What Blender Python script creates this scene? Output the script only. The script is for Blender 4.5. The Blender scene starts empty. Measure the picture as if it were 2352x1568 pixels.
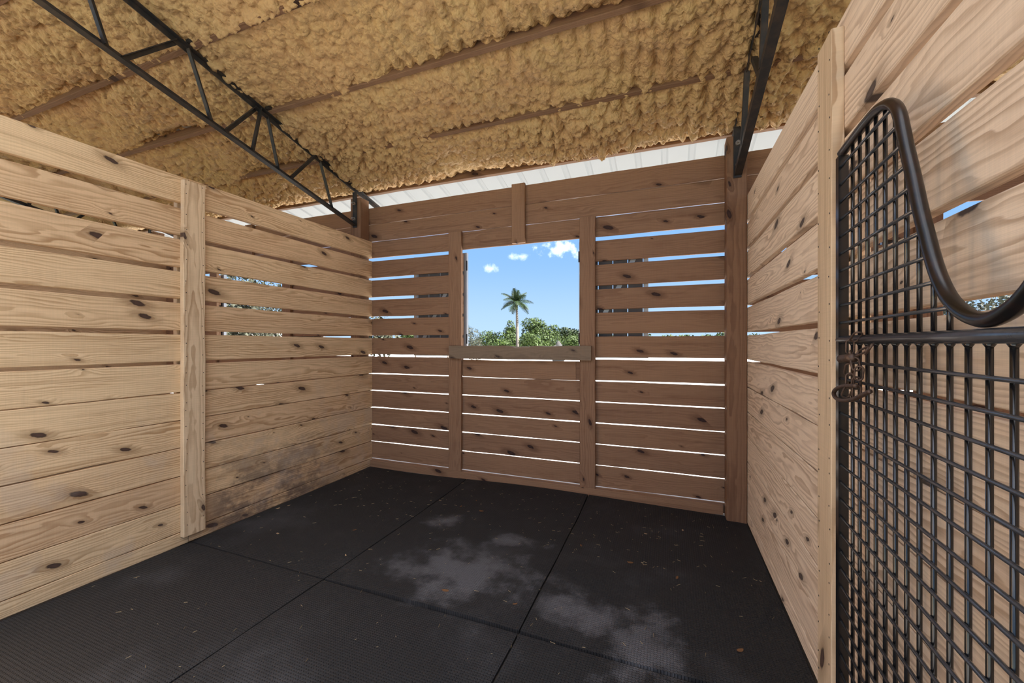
import bpy, bmesh, math, random
import numpy as np
from mathutils import Vector, Matrix

random.seed(7)
rng = np.random.default_rng(11)
scene = bpy.context.scene
col = scene.collection

# ------------------------------------------------------------------ camera
CAM_Z = 1.37
cam_d = bpy.data.cameras.new('camera')
cam_d.sensor_width = 36.0
cam_d.lens = 926.5 / 2352 * 36.0
cam_d.shift_y = 5.2 / 2352
cam_d.clip_start = 0.02
cam_d.clip_end = 500
cam = bpy.data.objects.new('camera', cam_d)
cam.location = (0, 0, CAM_Z)
cam.rotation_euler = (math.pi / 2, 0, math.radians(21.15))
col.objects.link(cam)
scene.camera = cam

# ------------------------------------------------------------------ node helper
class G:
    """small wrapper to write node graphs as expressions"""
    def __init__(self, tree):
        self.t = tree
        self.n = tree.nodes
        self.l = tree.links
    def put(self, sock, v):
        if v is None:
            return
        if isinstance(v, bpy.types.NodeSocket):
            self.l.new(v, sock)
        else:
            if sock.type == 'RGBA' and len(v) == 3:
                v = (*v, 1)
            sock.default_value = v
    def m(self, op, a, b=None, c=None, clamp=False):
        k = self.n.new('ShaderNodeMath'); k.operation = op; k.use_clamp = clamp
        for i, v in enumerate((a, b, c)):
            self.put(k.inputs[i], v)
        return k.outputs[0]
    def v(self, op, a, b=None):
        k = self.n.new('ShaderNodeVectorMath'); k.operation = op
        self.put(k.inputs[0], a)
        if b is not None:
            if op == 'SCALE':
                self.put(k.inputs['Scale'], b)
            else:
                self.put(k.inputs[1], b)
        return k.outputs['Value'] if op in ('LENGTH', 'DOT_PRODUCT', 'DISTANCE') else k.outputs['Vector']
    def xyz(self, x, y, z):
        k = self.n.new('ShaderNodeCombineXYZ')
        for i, q in enumerate((x, y, z)):
            self.put(k.inputs[i], q)
        return k.outputs[0]
    def sep(self, v):
        k = self.n.new('ShaderNodeSeparateXYZ'); self.put(k.inputs[0], v)
        return k.outputs[0], k.outputs[1], k.outputs[2]
    def noise(self, vec, scale=1.0, detail=2.0, rough=0.5, dist=0.0):
        k = self.n.new('ShaderNodeTexNoise')
        self.put(k.inputs['Vector'], vec)
        k.inputs['Scale'].default_value = scale
        k.inputs['Detail'].default_value = detail
        k.inputs['Roughness'].default_value = rough
        k.inputs['Distortion'].default_value = dist
        return k.outputs['Fac']
    def vor(self, vec, scale=1.0, feature='F1', rand=1.0, dims='3D'):
        k = self.n.new('ShaderNodeTexVoronoi'); k.feature = feature; k.voronoi_dimensions = dims
        self.put(k.inputs['Vector'], vec)
        k.inputs['Scale'].default_value = scale
        k.inputs['Randomness'].default_value = rand
        return k
    def ss(self, x, lo, hi, a=0.0, b=1.0):
        k = self.n.new('ShaderNodeMapRange'); k.interpolation_type = 'SMOOTHSTEP'
        self.put(k.inputs[0], x)
        for i, q in enumerate((lo, hi, a, b)):
            self.put(k.inputs[i + 1], q)
        return k.outputs[0]
    def mix(self, f, a, b, mode='MIX'):
        k = self.n.new('ShaderNodeMix'); k.data_type = 'RGBA'; k.blend_type = mode
        self.put(k.inputs[0], f); self.put(k.inputs[6], a); self.put(k.inputs[7], b)
        return k.outputs[2]
    def bump(self, h, strength=0.3, dist=0.01):
        k = self.n.new('ShaderNodeBump')
        k.inputs['Strength'].default_value = strength
        k.inputs['Distance'].default_value = dist
        self.put(k.inputs['Height'], h)
        return k.outputs[0]
    def tc(self, which='Object'):
        return self.n.new('ShaderNodeTexCoord').outputs[which]
    def pos(self):
        return self.n.new('ShaderNodeNewGeometry').outputs['Position']
    def rnd(self):
        return self.n.new('ShaderNodeObjectInfo').outputs['Random']
    def wn(self, v):
        k = self.n.new('ShaderNodeTexWhiteNoise'); k.noise_dimensions = '1D'
        self.put(k.inputs['W'], v)
        return k.outputs['Value']

# ------------------------------------------------------------------ world
world = bpy.data.worlds.new('sky'); scene.world = world
world.use_nodes = True
g = G(world.node_tree); g.n.clear()
dirv = g.tc('Generated')
dx, dy, dz = g.sep(dirv)
SKY = 1.0
c1 = g.mix(g.ss(dz, 0.0, 0.24), (0.36, 0.52, 0.69), (0.195, 0.375, 0.67))
c2 = g.mix(g.ss(dz, 0.25, 0.95), c1, (0.13, 0.27, 0.62))
cl = g.noise(g.v('DIVIDE', g.xyz(dx, dy, 0.0), g.xyz(*(g.m('ADD', dz, 0.18),) * 3)), 1.3, 6, 0.6)
fill_cloud = g.m('MULTIPLY', g.ss(cl, 0.40, 0.58), g.ss(dz, 0.26, 0.42))  # unseen bright cloud layer above the window view, added to light the stall
puffn = g.m('SUBTRACT', g.noise(dirv, 42.0, 5, 0.6), 0.5)
puff = None
for (cx, cy_, cz, rx, rz, amp) in ((-0.240, 0.943, 0.2275, 0.060, 0.026, 1.3),
                                   (-0.336, 0.918, 0.2110, 0.030, 0.012, 0.75),
                                   (-0.403, 0.897, 0.1830, 0.022, 0.012, 0.75)):
    q = g.v('SUBTRACT', dirv, (cx, cy_, cz))
    q = g.v('DIVIDE', q, (rx, 0.2, rz))
    mk = g.m('SUBTRACT', 1.0, g.v('LENGTH', q))
    mk = g.m('ADD', mk, g.m('MULTIPLY', puffn, 2.6))
    mk = g.m('MULTIPLY', g.ss(mk, 0.15, 1.1), amp * 0.30, clamp=True)
    puff = mk if puff is None else g.m('MAXIMUM', puff, mk)
cmask = g.m('MAXIMUM', g.m('MULTIPLY', fill_cloud, 0.9), puff)
skyc = g.mix(cmask, c2, (2.5, 2.5, 2.55))
bg = g.n.new('ShaderNodeBackground'); g.put(bg.inputs[0], skyc); bg.inputs[1].default_value = SKY
wo = g.n.new('ShaderNodeOutputWorld'); g.l.new(bg.outputs[0], wo.inputs[0])

# ------------------------------------------------------------------ sun
sun_d = bpy.data.lights.new('sun', 'SUN')
sun_d.energy = 26.0
sun_d.angle = math.radians(0.6)
sun_d.color = (1.0, 0.96, 0.91)
sun = bpy.data.objects.new('sun', sun_d)
to_sun = Vector((0.60, -0.04, 0.78)).normalized()
sun.rotation_euler = to_sun.to_track_quat('Z', 'Y').to_euler()
sun.location = (10, -6, 20)
col.objects.link(sun)

# ------------------------------------------------------------------ exposure
vs = scene.view_settings
vs.view_transform = 'Standard'
vs.look = 'None'
vs.exposure = 0.63
vs.gamma = 1.0
vs.use_curve_mapping = False

# ------------------------------------------------------------------ materials
def new_mat(name):
    m = bpy.data.materials.new(name); m.use_nodes = True
    gg = G(m.node_tree); gg.n.clear()
    out = gg.n.new('ShaderNodeOutputMaterial')
    bs = gg.n.new('ShaderNodeBsdfPrincipled')
    gg.l.new(bs.outputs[0], out.inputs[0])
    return m, gg, bs

def wood(name, light, dark, knotc, tint_a, tint_b, contrast=0.85, stains=False, ring=78.0, rough=0.72, wavy=0.085):
    m, g, bs = new_mat(name)
    P = g.tc('Object'); r = g.rnd()
    x, y, z = g.sep(P)
    xo = g.m('MULTIPLY_ADD', r, 61.7, x)
    r2 = g.wn(g.m('MULTIPLY', r, 113.0)); r3 = g.wn(g.m('MULTIPLY_ADD', r, 71.0, 5.0))
    zo = g.m('MULTIPLY_ADD', r2, 17.0, z)
    # knots: oval cells along the board
    kv = g.vor(g.xyz(g.m('MULTIPLY_ADD', zo, 2.2, g.m('DIVIDE', xo, 0.26)), g.m('MULTIPLY_ADD', xo, 1.1, g.m('DIVIDE', zo, 0.125)), 0.0), 1.0, dims='2D')
    kd = kv.outputs['Distance']
    kr_, kg_, kb_ = g.sep(kv.outputs['Color'])
    wob = g.noise(g.xyz(g.m('MULTIPLY', xo, 38), g.m('MULTIPLY', zo, 60), 0.0), 1.0, 2, 0.5)
    kd = g.m('ADD', kd, g.m('MULTIPLY', g.m('SUBTRACT', wob, 0.5), 0.085))
    rad = g.m('MAXIMUM', g.m('MULTIPLY', g.m('POWER', g.m('MAXIMUM', g.m('SUBTRACT', kr_, 0.62), 0.0), 1.5), 0.75), 0.0005)
    thr = g.m('MULTIPLY_ADD', g.wn(g.m('MULTIPLY_ADD', r, 37.0, 3.0)), 0.22, 0.62)
    has = g.ss(kr_, g.m('ADD', thr, 0.02), g.m('ADD', thr, 0.04))
    core = g.m('MULTIPLY', has, g.m('SUBTRACT', 1.0, g.ss(g.m('DIVIDE', kd, rad), 0.72, 1.05)))
    heart = g.m('MULTIPLY', has, g.m('SUBTRACT', 1.0, g.ss(g.m('DIVIDE', kd, rad), 0.2, 0.75)))
    halo = g.m('MULTIPLY', has, g.m('SUBTRACT', 1.0, g.ss(g.m('DIVIDE', kd, rad), 0.6, 3.4)))
    swirl = g.m('MULTIPLY', has, g.m('SUBTRACT', 1.0, g.ss(kd, 0.0, 0.36)))
    # growth rings cut at a low angle
    warp = g.noise(g.xyz(g.m('MULTIPLY', xo, 1.5), g.m('MULTIPLY', y, 3.0), g.m('MULTIPLY', zo, 9.0)), 1.0, 3, 0.5)
    warp2 = g.noise(g.xyz(g.m('MULTIPLY', xo, 6.0), 0.0, g.m('MULTIPLY', zo, 22.0)), 1.0, 2, 0.5)
    pz = g.m('ADD', z, g.m('MULTIPLY', g.m('SUBTRACT', r2, 0.5), 0.22))
    py = g.m('ADD', y, g.m('MULTIPLY_ADD', r3, 0.10, 0.015))
    q = g.m('SQRT', g.m('ADD', g.m('MULTIPLY', pz, pz), g.m('MULTIPLY', py, py)))
    q = g.m('ADD', q, g.m('MULTIPLY', warp, wavy))
    q = g.m('ADD', q, g.m('MULTIPLY', warp2, 0.010))
    q = g.m('ADD', q, g.m('MULTIPLY', x, g.m('MULTIPLY', g.m('SUBTRACT', r3, 0.5), 0.03)))
    q = g.m('SUBTRACT', q, g.m('MULTIPLY', swirl, 0.020))
    s = g.m('FRACT', g.m('MULTIPLY', q, ring))
    late = g.m('MULTIPLY', g.ss(s, 0.25, 0.86), g.m('SUBTRACT', 1.0, g.ss(s, 0.90, 1.0)))
    gcon = g.noise(g.xyz(g.m('MULTIPLY', xo, 1.1), 0.0, g.m('MULTIPLY', zo, 7.0)), 1.0, 2, 0.5)
    late = g.m('MULTIPLY', late, g.ss(gcon, 0.30, 0.70, 0.30, 1.0))
    fib = g.noise(g.xyz(g.m('MULTIPLY', xo, 5.0), y, g.m('MULTIPLY', zo, 330.0)), 1.0, 3, 0.6)
    saw = g.noise(g.xyz(g.m('MULTIPLY', xo, 140.0), 0.0, g.m('MULTIPLY', zo, 5.0)), 1.0, 2, 0.6)
    blot = g.noise(g.xyz(g.m('MULTIPLY', xo, 2.2), 1.0, g.m('MULTIPLY', zo, 12.0)), 1.0, 3, 0.6)
    c = g.mix(g.m('MULTIPLY', late, contrast), light, dark)
    c = g.mix(g.ss(blot, 0.52, 0.80, 0.0, 0.42), c, dark)
    streak = g.noise(g.xyz(g.m('MULTIPLY', xo, 0.55), 3.0, g.m('MULTIPLY', zo, 34.0)), 1.0, 3, 0.55)
    c = g.mix(g.ss(streak, 0.52, 0.74, 0.0, 0.50), c, tuple(0.92 * a for a in dark))
    c = g.mix(g.m('MULTIPLY', halo, 0.62), c, tuple(0.62 * a for a in dark))
    c = g.mix(g.m('MULTIPLY', core, 0.93), c, knotc)
    c = g.mix(g.m('MULTIPLY', heart, 0.45), c, tuple(2.6 * a for a in knotc))
    fv = g.m('ADD', g.m('MULTIPLY', g.m('SUBTRACT', fib, 0.5), 0.42), 1.0)
    sv = g.m('ADD', g.m('MULTIPLY', g.m('SUBTRACT', saw, 0.5), 0.16), 1.0)
    c = g.mix(1.0, c, g.xyz(*(g.m('MULTIPLY', fv, sv),) * 3), 'MULTIPLY')
    tint = g.mix(r3, tint_a, tint_b)
    c = g.mix(1.0, c, tint, 'MULTIPLY')
    if stains:
        wp = g.pos(); wx, wy, wz = g.sep(wp)
        low = g.m('SUBTRACT', 1.0, g.ss(wz, 0.12, 0.85))
        reg = g.m('MULTIPLY', g.ss(wy, 1.75, 2.1), g.m('SUBTRACT', 1.0, g.ss(wy, 2.7, 3.3)))
        sn = g.noise(g.xyz(g.m('MULTIPLY', wx, 1.0), g.m('MULTIPLY', wy, 2.3), g.m('MULTIPLY', wz, 6.0)), 1.0, 5, 0.65)
        sp = g.noise(wp, 26.0, 4, 0.7)
        st = g.m('MULTIPLY', g.m('MULTIPLY', low, g.m('MULTIPLY_ADD', reg, 0.85, 0.15)), g.ss(g.m('ADD', sn, g.m('MULTIPLY', sp, 0.30)), 0.52, 0.74))
        c = g.mix(g.m('MULTIPLY', st, 0.76), c, (0.085, 0.060, 0.058))
        scuff = g.m('MULTIPLY', g.ss(g.noise(g.xyz(wx, g.m('MULTIPLY', wy, 3.0), g.m('MULTIPLY', wz, 3.0)), 1.2, 3, 0.6), 0.50, 0.66), g.m('SUBTRACT', 1.0, g.ss(wz, 0.5, 1.3)))
        c = g.mix(g.m('MULTIPLY', scuff, 0.30), c, (0.52, 0.44, 0.38))
    g.put(bs.inputs['Base Color'], c)
    bs.inputs['Roughness'].default_value = rough
    bs.inputs['Specular IOR Level'].default_value = 0.25
    hgt = g.m('ADD', g.m('MULTIPLY', fib, 0.5), g.m('ADD', g.m('MULTIPLY', late, 0.35), g.m('MULTIPLY', saw, 0.25)))
    hgt = g.m('SUBTRACT', hgt, g.m('MULTIPLY', core, 0.8))
    g.put(bs.inputs['Normal'], g.bump(hgt, 0.35, 0.0025))
    return m

M = {}
M['pine'] = wood('pale_pine', (0.81, 0.61, 0.39), (0.44, 0.265, 0.13), (0.045, 0.026, 0.022), (1.03, 1.0, 0.95), (0.88, 0.79, 0.74), stains=True)
M['pine_right'] = wood('lightened_pine', (0.90, 0.745, 0.58), (0.53, 0.38, 0.26), (0.06, 0.045, 0.042), (1.0, 0.97, 0.94), (0.92, 0.87, 0.83))  # paler pinkish boards, colour lightened further to lift an underlit wall
M['pine_back'] = wood('reddish_shaded_pine', (0.35, 0.205, 0.120), (0.185, 0.090, 0.050), (0.028, 0.014, 0.013), (1.0, 0.97, 0.94), (0.88, 0.84, 0.84), contrast=0.45)  # reddish boards, with the wall's backlit shade put into a darker colour
M['post'] = wood('red_brown_post', (0.28, 0.155, 0.088), (0.145, 0.068, 0.038), (0.03, 0.015, 0.013), (1, 1, 1), (0.95, 0.93, 0.93), contrast=0.6, ring=85, wavy=0.03)
M['batten'] = wood('straight_pine', (0.78, 0.60, 0.40), (0.44, 0.275, 0.15), (0.06, 0.035, 0.028), (1, 1, 1), (0.97, 0.94, 0.92), ring=120, wavy=0.022)
M['purlin'] = wood('purlin_wood', (0.23, 0.135, 0.08), (0.13, 0.065, 0.037), (0.03, 0.015, 0.012), (1, 1, 1), (0.85, 0.8, 0.78), contrast=0.4)
M['sill'] = wood('chewed_sill', (0.28, 0.20, 0.135), (0.16, 0.105, 0.068), (0.05, 0.03, 0.025), (1, 1, 1), (0.9, 0.9, 0.9), contrast=0.4)

# spray foam
m, g, bs = new_mat('spray_foam'); M['foam'] = m
p = g.pos()
n1 = g.noise(p, 1.6, 4, 0.6); n2 = g.noise(p, 16.0, 4, 0.65)
c = g.mix(g.ss(n1, 0.35, 0.68), (0.54, 0.372, 0.172), (0.53, 0.338, 0.162))
c = g.mix(g.ss(n2, 0.52, 0.78, 0.0, 0.45), c, (0.27, 0.16, 0.07))
px_, py_, pz_ = g.sep(p)
c = g.mix(g.m('MULTIPLY', g.ss(py_, 2.95, 3.4), 0.45), c, (0.66, 0.42, 0.20))  # light from the eave put into the colour as brighter orange
g.put(bs.inputs['Base Color'], c)
bs.inputs['Roughness'].default_value = 0.6
bs.inputs['Specular IOR Level'].default_value = 0.35
vv = g.vor(g.v('ADD', p, g.v('SCALE', g.xyz(n2, n1, n2), 0.03)), 46.0)
h = g.m('SUBTRACT', 1.0, vv.outputs['Distance'])
h = g.m('ADD', h, g.m('MULTIPLY', g.noise(p, 120.0, 3, 0.6), 0.4))
g.put(bs.inputs['Normal'], g.bump(h, 0.75, 0.012))

# rubber mat
m, g, bs = new_mat('rubber_mat'); M['rubber'] = m
p = g.pos(); x, y, z = g.sep(p)
big = g.noise(p, 1.5, 5, 0.6); mid = g.noise(p, 5.0, 5, 0.65); fine = g.noise(p, 90.0, 3, 0.7)
def patch(cx, cy_, rx, ry):
    q = g.v('DIVIDE', g.v('SUBTRACT', g.xyz(x, y, 0.0), (cx, cy_, 0.0)), (rx, ry, 1.0))
    return g.m('ADD', g.m('SUBTRACT', 1.0, g.v('LENGTH', q)), g.m('MULTIPLY', g.m('SUBTRACT', mid, 0.5), 2.6))
dust = None
for a in ((-1.15, 2.15, 0.62, 0.42), (-1.62, 2.72, 0.20, 0.16), (-0.98, 2.62, 0.24, 0.12), (-0.45, 2.05, 0.35, 0.20), (-0.1, 1.9, 0.22, 0.5)):
    k = g.ss(patch(*a), 0.1, 0.9)
    dust = k if dust is None else g.m('MAXIMUM', dust, k)
dust = g.m('MULTIPLY', dust, 0.55)
dust = g.m('MAXIMUM', dust, g.ss(big, 0.50, 0.78, 0.0, 0.20))
dust = g.m('MULTIPLY', dust, g.m('MULTIPLY_ADD', fine, 0.8, 0.6))
c = g.mix(dust, (0.024, 0.0245, 0.027), (0.20, 0.205, 0.23))
c = g.mix(g.ss(fine, 0.70, 0.78, 0.0, 0.5), c, (0.10, 0.09, 0.08))
g.put(bs.inputs['Base Color'], c)
g.put(bs.inputs['Roughness'], g.m('MULTIPLY_ADD', mid, 0.25, 0.55))
bs.inputs['Specular IOR Level'].default_value = 0.3
# small raised diamond pattern
a_ = g.m('MULTIPLY', g.m('ADD', x, y), 235.0); b_ = g.m('MULTIPLY', g.m('SUBTRACT', x, y), 235.0)
dm = g.m('MULTIPLY', g.m('SINE', a_), g.m('SINE', b_))
g.put(bs.inputs['Normal'], g.bump(g.ss(dm, -0.1, 0.6), 1.0, 0.006))

def plain(name, colr, rough=0.6, metal=0.0, spec=0.4, var=0.0, vscale=20.0, var_col=None, bump=0.0):
    m, g, bs = new_mat(name)
    p = g.tc('Object')
    if var:
        n = g.noise(p, vscale, 4, 0.6)
        c = g.mix(g.ss(n, 0.40, 0.68, 0.0, var), colr, var_col)
        g.put(bs.inputs['Base Color'], c)
        if bump:
            g.put(bs.inputs['Normal'], g.bump(n, bump, 0.004))
    else:
        g.put(bs.inputs['Base Color'], colr)
    bs.inputs['Roughness'].default_value = rough
    bs.inputs['Metallic'].default_value = metal
    bs.inputs['Specular IOR Level'].default_value = spec
    M[name] = m
    return m
plain('truss_steel', (0.022, 0.021, 0.022), 0.55, 0.0, 0.4, 0.55, 14.0, (0.075, 0.05, 0.035), 0.2)
plain('gate_steel', (0.008, 0.008, 0.009), 0.22, 0.0, 0.9, 0.25, 60.0, (0.014, 0.013, 0.013))
plain('gate_worn', (0.006, 0.0055, 0.0055), 0.30, 0.0, 0.6, 0.85, 17.0, (0.028, 0.013, 0.010), 0.15)
plain('gate_rod_glint', (0.12, 0.126, 0.14), 0.24, 0.6, 0.8, 0.3, 60.0, (0.03, 0.03, 0.033))  # black paint like the uprights; highlights put into a brighter metal colour
plain('chain_rust', (0.13, 0.08, 0.056), 0.5, 0.55, 0.5, 0.6, 90.0, (0.03, 0.02, 0.017), 0.3)
plain('roof_white', (0.36, 0.40, 0.425), 0.45, 0.0, 0.4, 0.2, 3.0, (0.33, 0.365, 0.385))
plain('bolt_zinc', (0.42, 0.37, 0.32), 0.4, 0.6, 0.5, 0.5, 80.0, (0.22, 0.15, 0.10))
plain('nail_steel', (0.04, 0.032, 0.03), 0.5, 0.5, 0.5)
plain('shutter_frame', (0.45, 0.46, 0.49), 0.4, 0.3, 0.5, 0.3, 8.0, (0.34, 0.35, 0.38))
plain('shutter_board', (0.14, 0.135, 0.15), 0.6, 0.0, 0.3, 0.4, 12.0, (0.09, 0.085, 0.095))
plain('earth', (0.10, 0.085, 0.07), 0.9, 0.0, 0.2, 0.6, 4.0, (0.05, 0.045, 0.04))
plain('apron', (0.38, 0.375, 0.36), 0.85, 0.0, 0.2, 0.5, 1.5, (0.31, 0.305, 0.29))
plain('gravel', (0.15, 0.145, 0.14), 0.9, 0.0, 0.2, 0.6, 3.0, (0.10, 0.097, 0.092))
plain('grass', (0.16, 0.185, 0.065), 0.9, 0.0, 0.1, 0.7, 0.6, (0.21, 0.20, 0.10))
plain('leaf_bright', (0.0265, 0.0452, 0.0062), 0.6, 0.0, 0.2, 0.8, 0.9, (0.0133, 0.0257, 0.0039))
plain('leaf_dark', (0.0117, 0.0218, 0.0047), 0.6, 0.0, 0.2, 0.8, 0.9, (0.0070, 0.0140, 0.0031))
plain('leaf_grey', (0.0312, 0.0335, 0.0203), 0.7, 0.0, 0.2, 0.8, 0.9, (0.0187, 0.0203, 0.0140))
plain('palm_leaf', (0.0140, 0.0296, 0.0062), 0.5, 0.0, 0.3, 0.7, 1.2, (0.0078, 0.0172, 0.0039))
plain('palm_trunk', (0.1170, 0.1053, 0.0936), 0.9, 0.0, 0.1, 0.5, 3.0, (0.0780, 0.0702, 0.0624))
plain('palm_shaft', (0.0390, 0.0546, 0.0156), 0.6)
plain('bark', (0.16, 0.12, 0.09), 0.9, 0.0, 0.1, 0.5, 6.0, (0.09, 0.07, 0.05))
plain('rock', (0.0429, 0.0421, 0.0413), 0.9, 0.0, 0.1, 0.6, 2.0, (0.0273, 0.0273, 0.0273), 0.5)
plain('house_white', (0.30, 0.30, 0.29), 0.8, 0, 0.2, 0.3, 1.0, (0.25, 0.25, 0.24))
plain('house_roof', (0.20, 0.19, 0.18), 0.8, 0, 0.2, 0.3, 2.0, (0.15, 0.14, 0.13))
plain('house_glass', (0.05, 0.06, 0.08), 0.15, 0, 0.6)
plain('dry_leaf', (0.22, 0.11, 0.05), 0.8, 0, 0.2, 0.5, 60.0, (0.12, 0.06, 0.03))
plain('wood_chip', (0.50, 0.36, 0.22), 0.8, 0, 0.2, 0.5, 60.0, (0.36, 0.24, 0.14))
plain('straw', (0.40, 0.31, 0.18), 0.8, 0, 0.2)

# ------------------------------------------------------------------ object helpers
def tag(o, label=None, cat=None, group=None, kind=None):
    if label: o['label'] = label
    if cat: o['category'] = cat
    if group: o['group'] = group
    if kind: o['kind'] = kind
    return o

def empty(name, loc=(0, 0, 0), rz=0.0, parent=None):
    o = bpy.data.objects.new(name, None); col.objects.link(o)
    o.location = loc; o.rotation_euler = (0, 0, rz)
    o.empty_display_size = 0.1
    if parent: o.parent = parent
    return o

def mesh_obj(name, verts, faces, mat, parent=None, smooth=False):
    me = bpy.data.meshes.new(name)
    me.from_pydata(verts, [], faces)
    me.update()
    if smooth:
        me.polygons.foreach_set('use_smooth', [True] * len(me.polygons))
    if mat: me.materials.append(M[mat])
    o = bpy.data.objects.new(name, me); col.objects.link(o)
    if parent: o.parent = parent
    return o

class MB:
    """collects shapes for one mesh"""
    def __init__(self):
        self.v = []; self.f = []
    def box(self, a, b):
        (x0, y0, z0), (x1, y1, z1) = a, b
        i = len(self.v)
        self.v += [(x0, y0, z0), (x1, y0, z0), (x1, y1, z0), (x0, y1, z0), (x0, y0, z1), (x1, y0, z1), (x1, y1, z1), (x0, y1, z1)]
        self.f += [tuple(i + k for k in q) for q in ((0, 3, 2, 1), (4, 5, 6, 7), (0, 1, 5, 4), (1, 2, 6, 5), (2, 3, 7, 6), (3, 0, 4, 7))]
        return self
    def bar(self, p, q, prof, up=(0, 0, 1)):
        """extrude a closed 2-d profile (u, w) from p to q"""
        p = Vector(p); q = Vector(q); d = (q - p).normalized()
        s = d.cross(Vector(up)).normalized(); t = s.cross(d).normalized()
        i = len(self.v); n = len(prof)
        for c in (p, q):
            self.v += [tuple(c + s * a + t * b) for a, b in prof]
        for k in range(n):
            self.f.append((i + k, i + (k + 1) % n, i + n + (k + 1) % n, i + n + k))
        self.f.append(tuple(i + k for k in range(n - 1, -1, -1)))
        self.f.append(tuple(i + n + k for k in range(n)))
        return self
    def tube(self, pts, rad, n=10, closed=False, caps=True):
        pts = [Vector(q) for q in pts]; m_ = len(pts)
        rads = rad if isinstance(rad, (list, tuple)) else [rad] * m_
        i = len(self.v); prev = None
        for k, c in enumerate(pts):
            if closed:
                d = pts[(k + 1) % m_] - pts[k - 1]
            else:
                d = pts[min(k + 1, m_ - 1)] - pts[max(k - 1, 0)]
            d.normalize()
            if prev is None:
                a = Vector((0, 0, 1)) if abs(d.z) < 0.9 else Vector((1, 0, 0))
                s = d.cross(a).normalized()
            else:
                s = (prev - d * prev.dot(d)).normalized()
            prev = s; t = d.cross(s)
            for j in range(n):
                w = 2 * math.pi * j / n
                self.v.append(tuple(c + (s * math.cos(w) + t * math.sin(w)) * rads[k]))
        for k in range(m_ if closed else m_ - 1):
            for j in range(n):
                a = i + k * n + j; b = i + k * n + (j + 1) % n
                c = i + ((k + 1) % m_) * n + (j + 1) % n; d = i + ((k + 1) % m_) * n + j
                self.f.append((a, b, c, d))
        if caps and not closed:
            self.f.append(tuple(i + j for j in range(n - 1, -1, -1)))
            self.f.append(tuple(i + (m_ - 1) * n + j for j in range(n)))
        return self
    def build(self, name, mat, parent=None, smooth=False):
        return mesh_obj(name, self.v, self.f, mat, parent, smooth)

def cyl_prof(r, n=10):
    return [(r * math.cos(2 * math.pi * k / n), r * math.sin(2 * math.pi * k / n)) for k in range(n)]

AX = {'x': Matrix.Identity(3),
      'y': Matrix(((0, -1, 0), (1, 0, 0), (0, 0, 1))),
      # vertical boards: length up; width along world x (thickness y) or along y (thickness x)
      'zx': Matrix(((0, 0, 1), (0, -1, 0), (1, 0, 0))).to_3x3(),
      'zy': Matrix(((0, 1, 0), (0, 0, 1), (1, 0, 0))).to_3x3()}

PLACED = {}
def lumber(name, start, axis, L, w, t, mat, parent=None, wob=0.0012, edge=0.003, seg=None, roll=0.0):
    """a sawn board: local x along the grain from 0 to L, z the width, y the thickness (centred)"""
    seg = seg or max(2, int(L / 0.22))
    hw, ht, e = w / 2, t / 2, edge
    verts = []; faces = []
    n1 = rng.normal(0, 1, seg + 1); n2 = rng.normal(0, 1, seg + 1)
    for k in range(seg + 1):
        x = L * k / seg
        a = hw + wob * n1[k]; b = -hw + wob * n2[k]
        verts += [(x, -ht, b + e), (x, -ht + e, b), (x, ht - e, b), (x, ht, b + e),
                  (x, ht, a - e), (x, ht - e, a), (x, -ht + e, a), (x, -ht, a - e)]
    for k in range(seg):
        for j in range(8):
            i0 = k * 8 + j; i1 = k * 8 + (j + 1) % 8
            faces.append((i0, i0 + 8, i1 + 8, i1))
    faces.append(tuple(range(8)))
    faces.append(tuple(seg * 8 + j for j in range(7, -1, -1)))
    o = mesh_obj(name, verts, faces, mat, parent)
    R = AX[axis]
    PLACED[o.name] = Matrix.Translation(Vector(start)) @ R.to_4x4() @ Matrix.Rotation(roll, 4, 'X')
    o.matrix_local = PLACED[o.name]
    return o

# ------------------------------------------------------------------ dimensions (metres)
XL, XR, YB = -3.086, 0.5645, 3.646
PITCH = 3.690                      # one stall
BT = 0.036                         # partition board thickness
BB = 0.022                         # back wall board thickness
ROWS = [(2.706, 2.888), (2.513, 2.700), (2.329, 2.507), (2.108, 2.290), (1.890, 2.077), (1.675, 1.858), (1.461, 1.646),
        (1.252, 1.434), (1.044, 1.227), (0.855, 1.033), (0.666, 0.844), (0.476, 0.655), (0.287, 0.465), (0.096, 0.276), (0.002, 0.085)]
def zroof(y):                       # underside of the purlins
    return 3.066 - 0.248 * (y - 3.581)

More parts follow.
